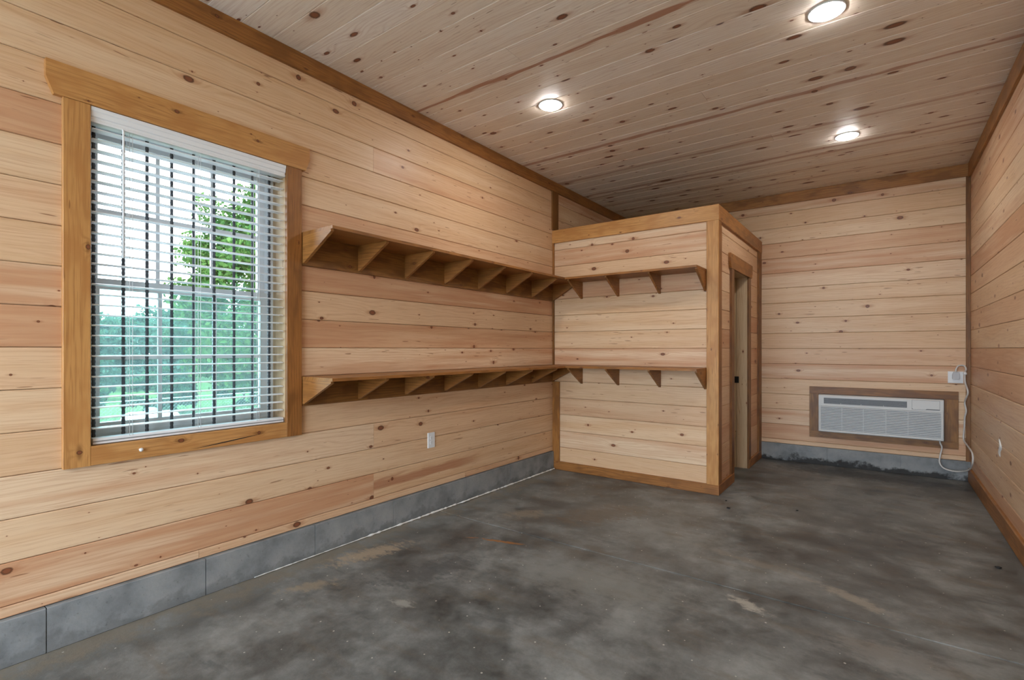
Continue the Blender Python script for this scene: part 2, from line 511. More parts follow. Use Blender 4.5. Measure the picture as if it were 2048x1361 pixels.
def lathe_mesh(name, prof, n=32, smooth=True):
    """profile of (radius, z) turned about z"""
    V, Fc = [], []
    for r, z in prof:
        for j in range(n):
            a = 2 * math.pi * j / n
            V.append((r * math.cos(a), r * math.sin(a), z))
    for i in range(len(prof) - 1):
        for j in range(n):
            Fc.append([i * n + j, i * n + (j + 1) % n, (i + 1) * n + (j + 1) % n, (i + 1) * n + j])
    Fc += [list(range(n))[::-1], list(range(len(V) - n, len(V)))]
    return mesh(name, V, Fc, smooth)


def tag(o, label=None, cat=None, group=None, kind=None):
    for k, v in (('label', label), ('category', cat), ('group', group), ('kind', kind)):
        if v:
            o[k] = v
    return o


def struct(o, label=None, cat=None):
    return tag(o, label, cat, None, 'structure')


def empty(name, loc=(0, 0, 0)):
    return link(name, None, None, loc)


def catmull(P, k=6):
    P = [Vector(p) for p in P]
    out = []
    for i in range(len(P) - 1):
        p0, p1, p2, p3 = P[max(i - 1, 0)], P[i], P[i + 1], P[min(i + 2, len(P) - 1)]
        for j in range(k):
            t = j / k
            out.append(0.5 * ((2 * p1) + (p2 - p0) * t + (2 * p0 - 5 * p1 + 4 * p2 - p3) * t * t + (3 * p1 - p0 - 3 * p2 + p3) * t ** 3))
    return out + [P[-1]]


# ------------------------------------------------------------------ room shell
SEAM0, PITCH, BT, GAP = 0.239, 0.1749, 0.018, 0.0010
rows = [(0.192, SEAM0)] + [(SEAM0 + PITCH * k, min(SEAM0 + PITCH * (k + 1), ZC)) for k in range(17)]
WY0, WY1, WZ0, WZ1 = 0.70, 1.615, 0.848, 2.365        # window opening

floor = struct(link('floor', boxes_mesh('floor', [(-0.2, XR + 0.2, YF - 0.1, YB + 0.2, -0.2, -0.06)]), mat=M['floor']),
               'grey stained concrete floor with a saw cut across it', 'floor')
JY = 2.875
for y0, y1 in ((YF - 0.1, JY - 0.002), (JY + 0.002, YB + 0.1)):
    plank('concrete_slab', 'upx', (-0.05, y0, -0.07), (XR + 0.05, y1, 0.0), M['floor'], floor, 0.006)

wl = struct(link('wall_left', boxes_mesh('wall_left', [(-0.22, -BT, YF - 0.12, WY0 - 0.018, 0, 3.2), (-0.22, -BT, WY1 + 0.018, YB + 0.15, 0, 3.2),
                                                       (-0.22, -BT, WY0 - 0.018, WY1 + 0.018, 0, WZ0 - 0.018), (-0.22, -BT, WY0 - 0.018, WY1 + 0.018, WZ1 + 0.018, 3.2)]), mat=M['sheath']),
            'long wall of horizontal knotty pine boards with the window and shelves', 'wall')
joints = {0: (1.148, 3.214), 1: (-1.9, 2.262), 2: (0.1, 4.9), 3: (-0.6, 2.262), 4: (-0.2, 4.8), 14: (-1.0, 2.26), 15: (0.1, 5.2), 16: (-0.5, 4.75), 17: (2.0,)}
for i, (z0, z1) in enumerate(rows):
    spans = [(YF, YB)]
    if z0 < WZ1 and z1 > WZ0:
        spans = [(YF, WY0 - 0.03), (WY1 + 0.03, YB)]
    for a, b in spans:
        cuts = [a] + [j for j in joints.get(i, ()) if a + 0.05 < j < b - 0.05] + [b]
        for p, q in zip(cuts, cuts[1:]):
            o = plank('board', 'left', (-BT, p + 0.0007, z0 + GAP), (0, q - 0.0007, z1 - GAP), M['pine'], wl, 0.0036)
            if i == 1 and p > 2:
                o['heart'] = 0.8; o['heart_y'] = 0.005; o['heart_end'] = -0.85; o['heart_w'] = 0.045

wr = struct(link('wall_right', boxes_mesh('wall_right', [(XR + BT, XR + 0.2, YF - 0.12, YB + 0.15, 0, 3.2)]), mat=M['sheath']),
            'long pine board wall running away beside the air conditioner', 'wall')
for i, (z0, z1) in enumerate([(0.0, 0.239)] + rows[1:]):
    j = 1.2 + (i * 0.77) % 1.5
    for p, q in ((YF, j), (j, YB)):
        plank('board', 'right', (XR, p + 0.0007, z0 + GAP), (XR + BT, q - 0.0007, z1 - GAP), M['pine'], wr, 0.0036)

wb = struct(link('wall_back', boxes_mesh('wall_back', [(-0.2, XR + 0.2, YB + BT, YB + 0.2, 0, 3.2)]), mat=M['sheath']),
            'end wall of horizontal knotty pine boards above a grey footing', 'wall')
for i, (z0, z1) in enumerate(rows):
    plank('board', 'back', (0, YB, z0 + GAP), (XR, YB + BT, z1 - GAP), M['pine'], wb, 0.0036)

wf = struct(link('wall_front', boxes_mesh('wall_front', [(-0.2, DOOR_X0, YF - 0.12, YF, 0, 3.2), (DOOR_X1, XR + 0.2, YF - 0.12, YF, 0, 3.2),
                                                         (DOOR_X0, DOOR_X1, YF - 0.12, YF, DOOR_Z, 3.2)]), mat=M['siding']),
            'entrance wall with a wide open doorway', 'wall')

ceil = struct(link('ceiling', boxes_mesh('ceiling', [(-0.2, XR + 0.2, YF - 0.12, YB + 0.2, ZC + BT, ZC + 0.2)]), mat=M['sheath']),
              'pale knotty pine board ceiling', 'ceiling')
CP = 0.1743
k0 = math.floor((YF - 1.181) / CP)
hearts = {2.66: (0.95, 0.01), 4.05: (0.8, 0.0), 4.80: (0.6, 0.02), 5.34: (0.7, -0.02), 5.49: (0.6, 0.03), 5.85: (0.55, 0.0), 6.2: (0.5, 0.02), 1.95: (0.0, 0), 0.6: (0.5, 0)}
cj = {2.56: 1.042, 3.63: 1.833, 1.6: 2.6, 4.7: 2.1, 5.6: 0.9}
for k in range(k0, 40):
    y0 = 1.181 + CP * k; y1 = y0 + CP
    if y0 > YB:
        break
    y1 = min(y1, YB); y0 = max(y0, YF)
    cuts = [0.0] + [x for yy, x in cj.items() if y0 <= yy < y1] + [XR]
    for p, q in zip(cuts, cuts[1:]):
        o = plank('board', 'ceil', (p + 0.0005, y0, ZC), (q - 0.0005, y1, ZC + BT), M['pine_ceiling'], ceil, 0.004)
        for yy, (h, hy) in hearts.items():
            if y0 <= yy < y1:
                o['heart'] = h; o['heart_y'] = hy; o['heart_end'] = 20.0; o['heart_w'] = 0.016 + 0.012 * abs(math.sin(yy * 5))

# footings (poured curb in lengths) along the left and back walls
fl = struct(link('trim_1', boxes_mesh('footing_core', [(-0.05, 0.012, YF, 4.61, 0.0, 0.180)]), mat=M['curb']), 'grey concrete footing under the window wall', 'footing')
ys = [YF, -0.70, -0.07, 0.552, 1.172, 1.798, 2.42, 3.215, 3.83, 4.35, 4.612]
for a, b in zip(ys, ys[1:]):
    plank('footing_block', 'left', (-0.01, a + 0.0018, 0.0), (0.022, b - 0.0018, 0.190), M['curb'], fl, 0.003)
bead, br = [], []
rb = random.Random(4)
off = 0.0
for i in range(170):
    y = 1.42 + 3.18 * i / 169
    off = 0.7 * off + rb.uniform(-1, 1) * (0.013 if y > 3.0 else 0.004)
    bead.append((0.027 + abs(off), y, 0.005 + 0.4 * abs(off)))
    br.append((0.0028 if y < 2.2 else 0.0062) * rb.uniform(0.5, 1.5))
tag(link('sealant_bead', tube_mesh('sealant_bead', bead, br, 6), fl, mat=M['foam']), 'wavy white sealant bead')
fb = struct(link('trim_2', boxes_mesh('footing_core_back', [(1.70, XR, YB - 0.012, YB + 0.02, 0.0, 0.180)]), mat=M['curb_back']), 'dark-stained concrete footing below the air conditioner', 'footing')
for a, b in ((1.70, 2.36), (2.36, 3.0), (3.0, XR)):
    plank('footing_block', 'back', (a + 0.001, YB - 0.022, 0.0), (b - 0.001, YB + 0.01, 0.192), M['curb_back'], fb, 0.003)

# ceiling and corner trims
tn = [2]


def trim(axes, lo, hi, label, mat='stain', c=0.002):
    tn[0] += 1
    return struct(plank('trim_%d' % tn[0], axes, lo, hi, M[mat], None, c), label, 'trim')


trim('left', (0, YF, 2.971), (0.02, YB - 0.02, ZC), 'stained board along the ceiling above the window wall')
trim('back', (0, YB - 0.02, 2.956), (XR - 0.02, YB, ZC), 'stained board along the ceiling above the end wall')
trim('right', (XR - 0.02, YF, 2.943), (XR, YB, ZC), 'stained board along the ceiling beside the far lamp')
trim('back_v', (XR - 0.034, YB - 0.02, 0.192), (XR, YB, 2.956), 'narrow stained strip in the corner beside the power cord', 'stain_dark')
trim('right', (XR - 0.02, YF, 0.0), (XR, YB - 0.022, 0.135), 'stained baseboard along the floor', 'stain', 0.006)
trim('left_v', (0, 4.60, 2.555), (0.019, 4.715, 2.971), 'short upright stained strip on the wall above the closet', 'stain_dark')

# ------------------------------------------------------------------ closet
CX, CY, CT = 1.681, 4.636, 2.55
wcf = struct(link('wall_closet_front', boxes_mesh('wall_closet_front', [(0.0, CX - BT, CY + BT, CY + 0.11, 0, 2.48)]), mat=M['sheath']),
             'closet front wall of pale pine boards behind the corner shelves', 'wall')
crow = [(0.02, SEAM0)] + [r for r in rows[1:] if r[0] < 2.45]
for z0, z1 in crow:
    plank('board', 'back', (0.0, CY, z0 + GAP), (CX - BT, CY + BT, min(z1, 2.48) - GAP), M['pine'], wcf, 0.0036)
DY0, DY1, DZ = 5.20, 5.86, 2.05
wcs = struct(link('wall_closet_side', boxes_mesh('wall_closet_side', [(CX - 0.11, CX - BT, CY + 0.11, DY0 - 0.02, 0, 2.48), (CX - 0.11, CX - BT, DY1 + 0.02, YB, 0, 2.48),
                                                                      (CX - 0.11, CX - BT, DY0 - 0.02, DY1 + 0.02, DZ + 0.02, 2.48)]), mat=M['sheath']),
              'closet side wall of short pine boards around the doorway', 'wall')
for z0, z1 in crow:
    sp = [(CY + BT, DY0 - 0.02), (DY1 + 0.02, YB)] if z0 < DZ else [(CY + BT, YB)]
    for a, b in sp:
        o = plank('board', 'left', (CX - BT, a, z0 + GAP), (CX, b, min(z1, 2.48) - GAP), M['pine'], wcs, 0.0036)
struct(link('ceiling_closet', boxes_mesh('ceiling_closet', [(0.0, CX - BT, CY + BT, YB, 2.38, 2.42)]), mat=M['sheath']), 'flat top of the closet', 'ceiling')
t9 = 0.019
trim('back', (0.0, CY - 0.022, 2.413), (CX + 0.022, CY, CT), 'wide stained board capping the closet front', 'casing')
trim('left', (CX, CY, 2.413), (CX + 0.022, YB, CT), 'wide stained board capping the closet side above the doorway', 'stain')
trim('back_v', (1.597, CY - t9, 0.089), (CX + t9, CY, 2.413), 'upright stained corner board at the end of the shelves', 'casing', 0.003)
trim('left_v', (CX, CY, 0.089), (CX + t9, CY + 0.095, 2.413), 'stained corner board on the doorway face of the closet', 'stain', 0.002)
trim('left_v', (CX, 6.40, 0.089), (CX + t9, YB, 2.413), 'stained upright strip where the closet meets the end wall', 'stain_dark')
trim('back', (0.0, CY - 0.022, 0.0), (CX + 0.022, CY, 0.089), 'stained baseboard along the closet front', 'stain', 0.004)
trim('left', (CX, CY, 0.0), (CX + 0.022, DY0 - 0.01, 0.089), 'short stained baseboard between the closet corner and doorway', 'stain', 0.004)
trim('left', (CX, DY1 + 0.01, 0.0), (CX + 0.022, YB - 0.022, 0.089), 'short stained baseboard beyond the closet doorway', 'stain', 0.004)
trim('back_v', (0.0, CY - t9, 0.089), (0.084, CY, 0.935), 'upright stained strip under the lower corner shelf', 'stain')
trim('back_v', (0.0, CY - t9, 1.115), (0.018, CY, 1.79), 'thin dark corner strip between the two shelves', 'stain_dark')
trim('back_v', (0.0, CY - t9, 1.991), (0.018, CY, 2.413), 'thin corner strip above the upper shelf', 'stain')

# doorway of the closet
d1 = struct(empty('door_1', (CX, (DY0 + DY1) / 2, 0)), 'narrow closet doorway with stained casing', 'door')
cw = 0.105
plank('casing', 'left_v', (CX, DY0 - cw, 0.089), (CX + t9, DY0, DZ), M['stain_dark'], d1)
plank('casing', 'left_v', (CX, DY1, 0.0), (CX + t9, DY1 + cw, DZ), M['stain_dark'], d1)
hp = [(DY0 - 0.16, DZ + 0.14), (DY0 - 0.16, DZ + 0.06), (DY0 - 0.13, DZ), (DY1 + 0.13, DZ), (DY1 + 0.16, DZ + 0.06), (DY1 + 0.16, DZ + 0.14)]
cy, cz = (DY0 + DY1) / 2, DZ + 0.07
link('head_casing', prism_mesh('head_casing', [(y - cy, z - cz) for y, z in hp], 0.024), d1, mw=frame('left', (CX + 0.012, cy, cz)), mat=M['stain'])
plank('jamb', 'jambr_v', (CX - 0.109, DY1, 0.0), (CX, DY1 + 0.02, DZ), M['jamb'], d1)
plank('jamb', 'jambr_v', (CX - 0.19, DY1, 0.0), (CX - 0.112, DY1 + 0.02, DZ), M['jamb'], d1)
plank('jamb', 'jambl_v', (CX - 0.115, DY0 - 0.02, 0.0), (CX, DY0, DZ), M['jamb'], d1)
plank('jamb', 'down_y', (CX - 0.115, DY0, DZ), (CX, DY1, DZ + 0.02), M['jamb'], d1)
box('strike_plate', (CX - 0.125, DY1 - 0.003, 0.915), (CX - 0.082, DY1 + 0.001, 0.985), M['black'], d1)

# ------------------------------------------------------------------ window
w1 = struct(empty('window_1', (0, (WY0 + WY1) / 2, WZ0)), 'white double hung window in a stained pine surround', 'window')
ct = 0.022
plank('casing', 'left_v', (0, 0.605, 0.762), (ct, WY0, WZ1), M['casing'], w1, 0.002)
plank('casing', 'left_v', (0, WY1, 0.762), (ct, 1.711, WZ1), M['stain'], w1, 0.002)
plank('casing', 'left', (0, WY0, 0.762), (ct, WY1, WZ0), M['casing'], w1, 0.002)
hp = [(0.549, 2.507), (0.549, 2.434), (0.575, 2.366), (1.732, 2.366), (1.760, 2.434), (1.760, 2.507)]
cu = lambda t: (1.10 + 0.39 * t, 0.771 + 0.033 * t ** 1.4)
ck = [(cu(i / 12)[0], cu(i / 12)[1] + 0.0052 * math.sin(math.pi * i / 12)) for i in range(13)] + [cu(i / 12) for i in range(11, 0, -1)]
tag(link('crack', prism_mesh('crack', [(y - 1.25, z - 0.79) for y, z in ck][::-1], 0.0008), w1, mw=frame('left', (ct + 0.0002, 1.25, 0.79)), mat=M['bug']), 'long dark drying crack')
cy, cz = 1.1545, 2.436
link('head_casing', prism_mesh('head_casing', [(y - cy, z - cz) for y, z in hp], 0.026), w1, mw=frame('left', (0.013, cy, cz)), mat=M['casing'])
plank('jamb', 'jambr_v', (-0.20, WY1, WZ0), (0.0, WY1 + 0.018, WZ1), M['jamb'], w1)
plank('jamb', 'jambl_v', (-0.20, WY0 - 0.018, WZ0), (0.0, WY0, WZ1), M['jamb'], w1)
plank('jamb', 'down_y', (-0.20, WY0, WZ1), (0.0, WY1, WZ1 + 0.018), M['jamb'], w1)
plank('sill', 'up', (-0.20, WY0, WZ0 - 0.018), (0.0, WY1, WZ0), M['jamb'], w1)


def ring(x0, x1, y0, y1, z0, z1, w, wb=None, wt=None):
    wb = wb or w; wt = wt or w
    return [(x0, x1, y0, y0 + w, z0, z1), (x0, x1, y1 - w, y1, z0, z1), (x0, x1, y0 + w, y1 - w, z0, z0 + wb), (x0, x1, y0 + w, y1 - w, z1 - wt, z1)]


link('frame', boxes_mesh('window_frame', ring(-0.205, -0.135, WY0, WY1, WZ0, WZ1, 0.032)), w1, mat=M['vinyl'])
for x0, x1, z0, z1, zm, g in ((-0.198, -0.172, 1.575, 2.333, 1.950, 'glass'), (-0.168, -0.142, 0.88, 1.618, 1.238, 'glass_low')):
    lo = z0 < 1
    s = link('sash', boxes_mesh('sash', ring(x0, x1, WY0 + 0.032, WY1 - 0.032, z0, z1, 0.042, 0.05 if lo else 0.045, 0.05 if lo else 0.042)), w1, mat=M['vinyl'])
    xm = (x0 + x1) / 2
    box('pane', (xm - 0.002, WY0 + 0.07, z0 + 0.04), (xm + 0.002, WY1 - 0.07, z1 - 0.04), M[g], s)
    for yv in (1.025, 1.29):
        box('muntin', (xm - 0.006, yv - 0.009, z0 + 0.04), (xm + 0.006, yv + 0.009, z1 - 0.04), M['vinyl'], s)
    box('muntin', (xm - 0.0065, WY0 + 0.07, zm - 0.009), (xm + 0.0065, WY1 - 0.07, zm + 0.009), M['vinyl'], s)

# security bars of ribbed steel between blind and sash
bars = tag(empty('window_bars', (-0.09, 1.157, WZ0)), 'row of dark ribbed steel bars between the blind and the window', 'security bars')
prof, hh = [], WZ1 - WZ0
nr = 150
for i in range(nr + 1):
    z = hh * i / nr
    prof.append((0.0084 if i % 2 else 0.0068, z))
bm_ = lathe_mesh('bar', prof, 8)
for y in (0.737, 0.851, 0.948, 1.056, 1.159, 1.260, 1.365, 1.469, 1.567):
    link('bar', bm_, bars, (-0.09, y, WZ0), mat=M['rebar'])

# blind
bl = tag(empty('window_blind', (-0.02, 1.157, WZ0)), 'white horizontal slatted blind, open, with moulded valance', 'window blind')
vp = [(-0.045, 0), (0.008, 0), (0.010, 0.010), (0.006, 0.014), (0.006, 0.022), (0.012, 0.026), (0.014, 0.045), (0.018, 0.050), (0.018, 0.066), (-0.045, 0.066)]
V = [(x, y, 2.298 + z) for y in (WY0 + 0.002, WY1 - 0.003) for x, z in vp]
n = len(vp)
link('valance', mesh('valance', V, [list(range(n)), list(range(n, 2 * n))[::-1]] + [[i, n + i, n + (i + 1) % n, (i + 1) % n] for i in range(n)]), bl, mat=M['blind'])
sl = []
for i in range(5):
    t = i / 4
    sl.append((-0.05 + 0.05 * t, 0.0035 * math.sin(math.pi * t)))
sec = [(x, z + 0.0018) for x, z in sl] + [(x, z - 0.0018) for x, z in sl[::-1]]
n = len(sec)
V = [(x, y, z) for y in (-0.447, 0.447) for x, z in sec]
sm = mesh('slat', V, [list(range(n)), list(range(n, 2 * n))[::-1]] + [[i, n + i, n + (i + 1) % n, (i + 1) % n] for i in range(n)])
zs = 0.921
while zs < 2.29:
    link('slat', sm, bl, (0.0, 1.158, zs), mat=M['blind'])
    zs += 0.04665
plank('bottom_rail', 'up', (-0.050, WY0 + 0.012, 0.852), (0.002, WY1 - 0.010, 0.878), M['blind'], bl, 0.004)
box('rail_groove', (0.0021, WY0 + 0.012, 0.8615), (0.0032, WY1 - 0.010, 0.8665), M['slot'], bl)
for y in (0.855, 1.150, 1.455):
    for x, dy in ((0.001, -0.006), (0.001, 0.006), (-0.051, 0.0)):
        link('cord', tube_mesh('cord', [(x, y + dy, 0.87), (x, y + dy, 2.31)], 0.0011, 5), bl, mat=M['blind'])
link('tilt_wand', tube_mesh('tilt_wand', [(0.012, 0.822, 1.705), (0.012, 0.822, 2.29), (0.0, 0.822, 2.31)], 0.0048, 8), bl, mat=M['blind'])
cl = tag(link('cord_cleat', lathe_mesh('cord_cleat', [(0.001, 0), (0.006, 0.0), (0.007, 0.004), (0.004, 0.008), (0.009, 0.012), (0.008, 0.016), (0.002, 0.018)], 12),
              None, mw=Matrix.Translation((ct, 0.885, 0.805)) @ Matrix.Rotation(math.radians(90), 4, 'Y'), mat=M['plastic']), 'tiny clear cord cleat on the board below the window', 'cord cleat')

# ------------------------------------------------------------------ shelves
def tri_mesh(d, h, t):
    k = ('tri', d, h, t)
    if k not in CACHE:
        CACHE[k] = prism_mesh('bracket', [(0, 0), (0, -h), (0.012, -h), (d, -0.012), (d, 0)], t)
    return CACHE[k]


def shelf_left(zt, zc, label, mat_edge):
    s = tag(empty('wall_shelf', (0, (1.715 + CY) / 2, zc)), label, 'shelf', 'corner shelves')
    plank('shelf_board', 'up', (0, 1.715, zt - 0.019), (0.325, CY - 0.001, zt), M[mat_edge], s)
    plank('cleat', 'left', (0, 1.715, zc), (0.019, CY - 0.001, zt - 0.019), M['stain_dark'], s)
    h = zt - 0.019 - zc - 0.012
    tm = tri_mesh(0.29, round(h, 4), 0.019)
    for y in (1.7255, 2.127, 2.538, 2.954, 3.371, 3.776, 4.201, 4.605):
        mw = Matrix(((1, 0, 0, 0.019), (0, 0, -1, y), (0, 1, 0, zt - 0.019), (0, 0, 0, 1)))
        link('bracket', tm, s, mw=mw, mat=M['stain'])
    return s


def shelf_closet(zt, zc, label, mat_edge):
    s = tag(empty('wall_shelf', (0.96, CY, zc)), label, 'shelf', 'corner shelves')
    plank('shelf_board', 'upx', (0.3255, CY - 0.310, zt - 0.019), (1.5965, CY - 0.001, zt), M[mat_edge], s)
    h = zt - 0.019 - zc
    tm = tri_mesh(0.285, round(h, 4), 0.0191)
    for x in (0.348, 0.753, 1.171, 1.585):
        mw = Matrix(((0, 0, -1, x), (-1, 0, 0, CY - 0.001), (0, 1, 0, zt - 0.019), (0, 0, 0, 1)))
        link('bracket', tm, s, mw=mw, mat=M['stain'])
    return s


shelf_left(1.990, 1.791, 'long upper stained shelf on triangular brackets beside the window', 'stain')
shelf_left(1.114, 0.935, 'long lower stained shelf on triangular brackets above the wall outlet', 'stain')
shelf_closet(1.990, 1.80, 'short upper stained shelf on four brackets across the closet front', 'stain')
shelf_closet(1.114, 0.925, 'short lower stained shelf on four brackets across the closet front', 'stain')

# ------------------------------------------------------------------ recessed lamps
def lamp(x, y, label):
    e = tag(empty('ceiling_lamp', (x, y, ZC)), label, 'ceiling lamp', 'round ceiling lamps')
    link('trim_ring', lathe_mesh('trim_ring', [(0.070, -0.0005), (0.090, -0.0005), (0.090, -0.003), (0.086, -0.006), (0.077, -0.006), (0.076, -0.002)], 40), e, (x, y, ZC), mat=M['plastic'])
    link('lens', lathe_mesh('lens', [(0.0745, -0.002), (0.0745, -0.008), (0.071, -0.0125), (0.060, -0.015), (0.035, -0.0165), (0.005, -0.017)], 28), e, (x, y, ZC), mat=M['lens'])


lamp(0.887, 3.158, 'round lit ceiling lamp nearest the window wall')
lamp(2.615, 3.150, 'round lit ceiling lamp cut by the top of the picture')
lamp(2.612, 5.094, 'round lit ceiling lamp in front of the air conditioner wall')

# ------------------------------------------------------------------ outlets
ol = tag(empty('wall_outlet', (0, 2.815, 0.568)), 'white upright duplex outlet under the lower shelf', 'outlet', 'wall outlets')
plank('plate', 'left_v', (0, 2.777, 0.509), (0.006, 2.853, 0.627), M['plastic'], ol, 0.003)
for z in (0.586, 0.550):
    r = link('receptacle', prism_mesh('receptacle', [(0.017 * math.cos(a), max(-0.0135, min(0.0135, 0.017 * math.sin(a)))) for a in [2 * math.pi * i / 20 for i in range(20)]], 0.003),
             ol, mw=frame('left', (0.0075, 2.815, z)), mat=M['plastic'])
    for dy in (-0.006, 0.006):
        box('slot', (0.0085, 2.815 + dy - 0.001, z - 0.002), (0.0095, 2.815 + dy + 0.001, z + 0.006), M['slot'], r)
    box('slot', (0.0085, 2.8135, z - 0.010), (0.0095, 2.8165, z - 0.006), M['slot'], r)
o2 = tag(empty('wall_outlet', (3.428, YB, 1.005)), 'square white outlet with the conditioner plug in it', 'outlet', 'wall outlets')
plank('plate', 'back', (3.371, YB - 0.008, 0.948), (3.485, YB, 1.062), M['plastic'], o2, 0.003)
box('receptacle', (3.407, YB - 0.010, 0.968), (3.449, YB - 0.008, 1.042), M['plastic'], o2)

# ------------------------------------------------------------------ air conditioner
AF = YB - 0.088                                       # front face
ac = tag(empty('air_conditioner', (2.81, YB, 0.375)), 'white through-wall air conditioner in a stained frame', 'air conditioner')
AX0, AX1, AZ0, AZ1 = 2.285, 3.335, 0.377, 0.781
plank('housing', 'back', (AX0, AF, AZ0), (AX1, YB - 0.001, AZ1), M['ac_white'], ac, 0.012)
lp = link('intake_grille', boxes_mesh('intake_grille', [(AX0 + 0.022, AX1 - 0.022, AF - 0.002, AF + 0.002, 0.405, 0.655)]), ac, mat=M['ac_back'])
for i in range(15):
    z = 0.409 + i * 0.01685
    plank('louver', 'back', (AX0 + 0.022, AF - 0.012, z), (AX1 - 0.022, AF - 0.002, z + 0.0105), M['ac_louver'], lp, 0.003)
for x in (2.50, 2.69, 2.88, 3.06):
    box('rib', (x - 0.003, AF - 0.0125, 0.405), (x + 0.003, AF - 0.002, 0.655), M['ac_louver'], lp)
for x0, x1 in ((AX0 + 0.004, AX0 + 0.022), (AX1 - 0.022, AX1 - 0.004)):
    plank('side_rail', 'back_v', (x0, AF - 0.012, AZ0 + 0.012), (x1, AF, 0.668), M['ac_white'], ac, 0.004)
plank('bottom_rail', 'back', (AX0 + 0.004, AF - 0.012, AZ0 + 0.004), (AX1 - 0.004, AF, 0.405), M['ac_white'], ac, 0.006)
plank('upper_panel', 'back', (AX0 + 0.004, AF - 0.010, 0.657), (AX1 - 0.004, AF, AZ1 - 0.004), M['ac_white'], ac, 0.006)
gr = link('air_outlet', boxes_mesh('air_outlet', [(2.335, 3.050, AF - 0.0125, AF - 0.0095, 0.689, 0.752)]), ac, mat=M['ac_dark'])
for i in range(6):
    z = 0.693 + i * 0.0105
    box('vane', (2.338, AF - 0.0165, z), (3.047, AF - 0.0125, z + 0.004), M['ac_vane'], gr)
for x in (2.49, 2.67, 2.86):
    box('rib', (x - 0.002, AF - 0.017, 0.690), (x + 0.002, AF - 0.0125, 0.700), M['ac_white'], gr)
box('seam', (3.089, AF - 0.0108, 0.677), (3.305, AF - 0.0098, 0.772), M['slot'], ac)
cd = [(3.0915, 0.7695), (3.0915, 0.690), (3.100, 0.6795), (3.195, 0.6795), (3.205, 0.688), (3.3025, 0.688), (3.3025, 0.7695)]
link('control_door', prism_mesh('control_door', [(x - 3.2, z - 0.72) for x, z in cd], 0.006), ac, mw=frame('back', (3.2, AF - 0.0128, 0.72)), mat=M['ac_white'])
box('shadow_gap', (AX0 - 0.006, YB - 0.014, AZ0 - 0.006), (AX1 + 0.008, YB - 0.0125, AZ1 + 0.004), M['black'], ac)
cp = [(3.31, AF + 0.04, 0.385), (3.31, 6.529, 0.356), (3.324, 6.525, 0.308), (3.31, 6.51, 0.229), (3.305, 6.50, 0.165), (3.334, 6.49, 0.115), (3.40, 6.47, 0.099), (3.465, 6.40, 0.118), (3.498, 6.25, 0.17),
      (3.500, 6.06, 0.265), (3.502, 6.10, 0.345), (3.492, 6.36, 0.380), (3.484, 6.52, 0.410), (3.490, 6.52, 0.535), (3.492, 6.51, 0.620), (3.500, 6.49, 0.690), (3.492, 6.51, 0.770), (3.505, 6.42, 0.870),
      (3.494, 6.51, 0.965), (3.494, 6.51, 1.054), (3.499, 6.49, 1.089), (3.488, 6.52, 1.120), (3.448, 6.52, 1.120), (3.429, 6.515, 1.088), (3.428, 6.515, 1.06)]
pc = link('power_cord', tube_mesh('power_cord', catmull(cp, 5), 0.0072, 8), ac, mat=M['cord'])
pg = [(-0.020, -0.035), (0.020, -0.035), (0.026, -0.028), (0.026, 0.012), (0.016, 0.036), (-0.016, 0.036), (-0.026, 0.012), (-0.026, -0.028)]
link('plug', prism_mesh('plug', pg, 0.034), pc, mw=frame('back', (3.428, YB - 0.027, 1.022)), mat=M['plug'])
link('cord_tie', lathe_mesh('cord_tie', [(0.006, -0.014), (0.013, -0.012), (0.015, 0.0), (0.012, 0.012), (0.006, 0.014)], 10), pc, (3.494, 6.51, 1.045), mat=M['plastic'])
# surround boards
sr = tag(empty('conditioner_surround', (2.82, YB, 0.30)), 'flat brown stained frame around the air conditioner', 'frame')
FX0, FX1, FZ0, FZ1 = 2.190, 3.450, 0.300, 0.864
plank('rail', 'back', (FX0, YB - 0.012, AZ1 + 0.004), (FX1, YB, FZ1), M['stain_dark'], sr)
plank('rail', 'back', (FX0, YB - 0.012, FZ0), (FX1, YB, AZ0 - 0.006), M['stain_dark'], sr)
plank('stile', 'back_v', (FX0, YB - 0.012, AZ0 - 0.006), (AX0 - 0.006, YB, AZ1 + 0.004), M['stain_dark'], sr)
plank('stile', 'back_v', (AX1 + 0.008, YB - 0.012, AZ0 - 0.006), (FX1, YB, AZ1 + 0.004), M['stain_dark'], sr)


# ------------------------------------------------------------------ filler smear and floor debris
def lump(name, sx, sy, sz, seed, nu=14, nv=9, sway=0.0):
    r = random.Random(seed)
    V, Fc = [], []
    ph = [r.uniform(0, 6.28) for _ in range(6)]
    for i in range(nv):
        th = math.pi * i / (nv - 1)
        for j in range(nu):
            a = 2 * math.pi * j / nu
            k = 1 + 0.22 * math.sin(3 * a + ph[0] + 2 * th) + 0.16 * math.sin(5 * a + ph[1]) * math.sin(4 * th + ph[2])
            V.append((sx * k * math.sin(th) * math.cos(a), sy * k * math.sin(th) * math.sin(a) * (1 + 12 * sway * math.sin(5 * th + 1)) + sway * math.sin(3.4 * th), sz * math.cos(th)))
    for i in range(nv - 1):
        for j in range(nu):
            Fc.append([i * nu + j, i * nu + (j + 1) % nu, (i + 1) * nu + (j + 1) % nu, (i + 1) * nu + j])
    return mesh(name, V, Fc, True)


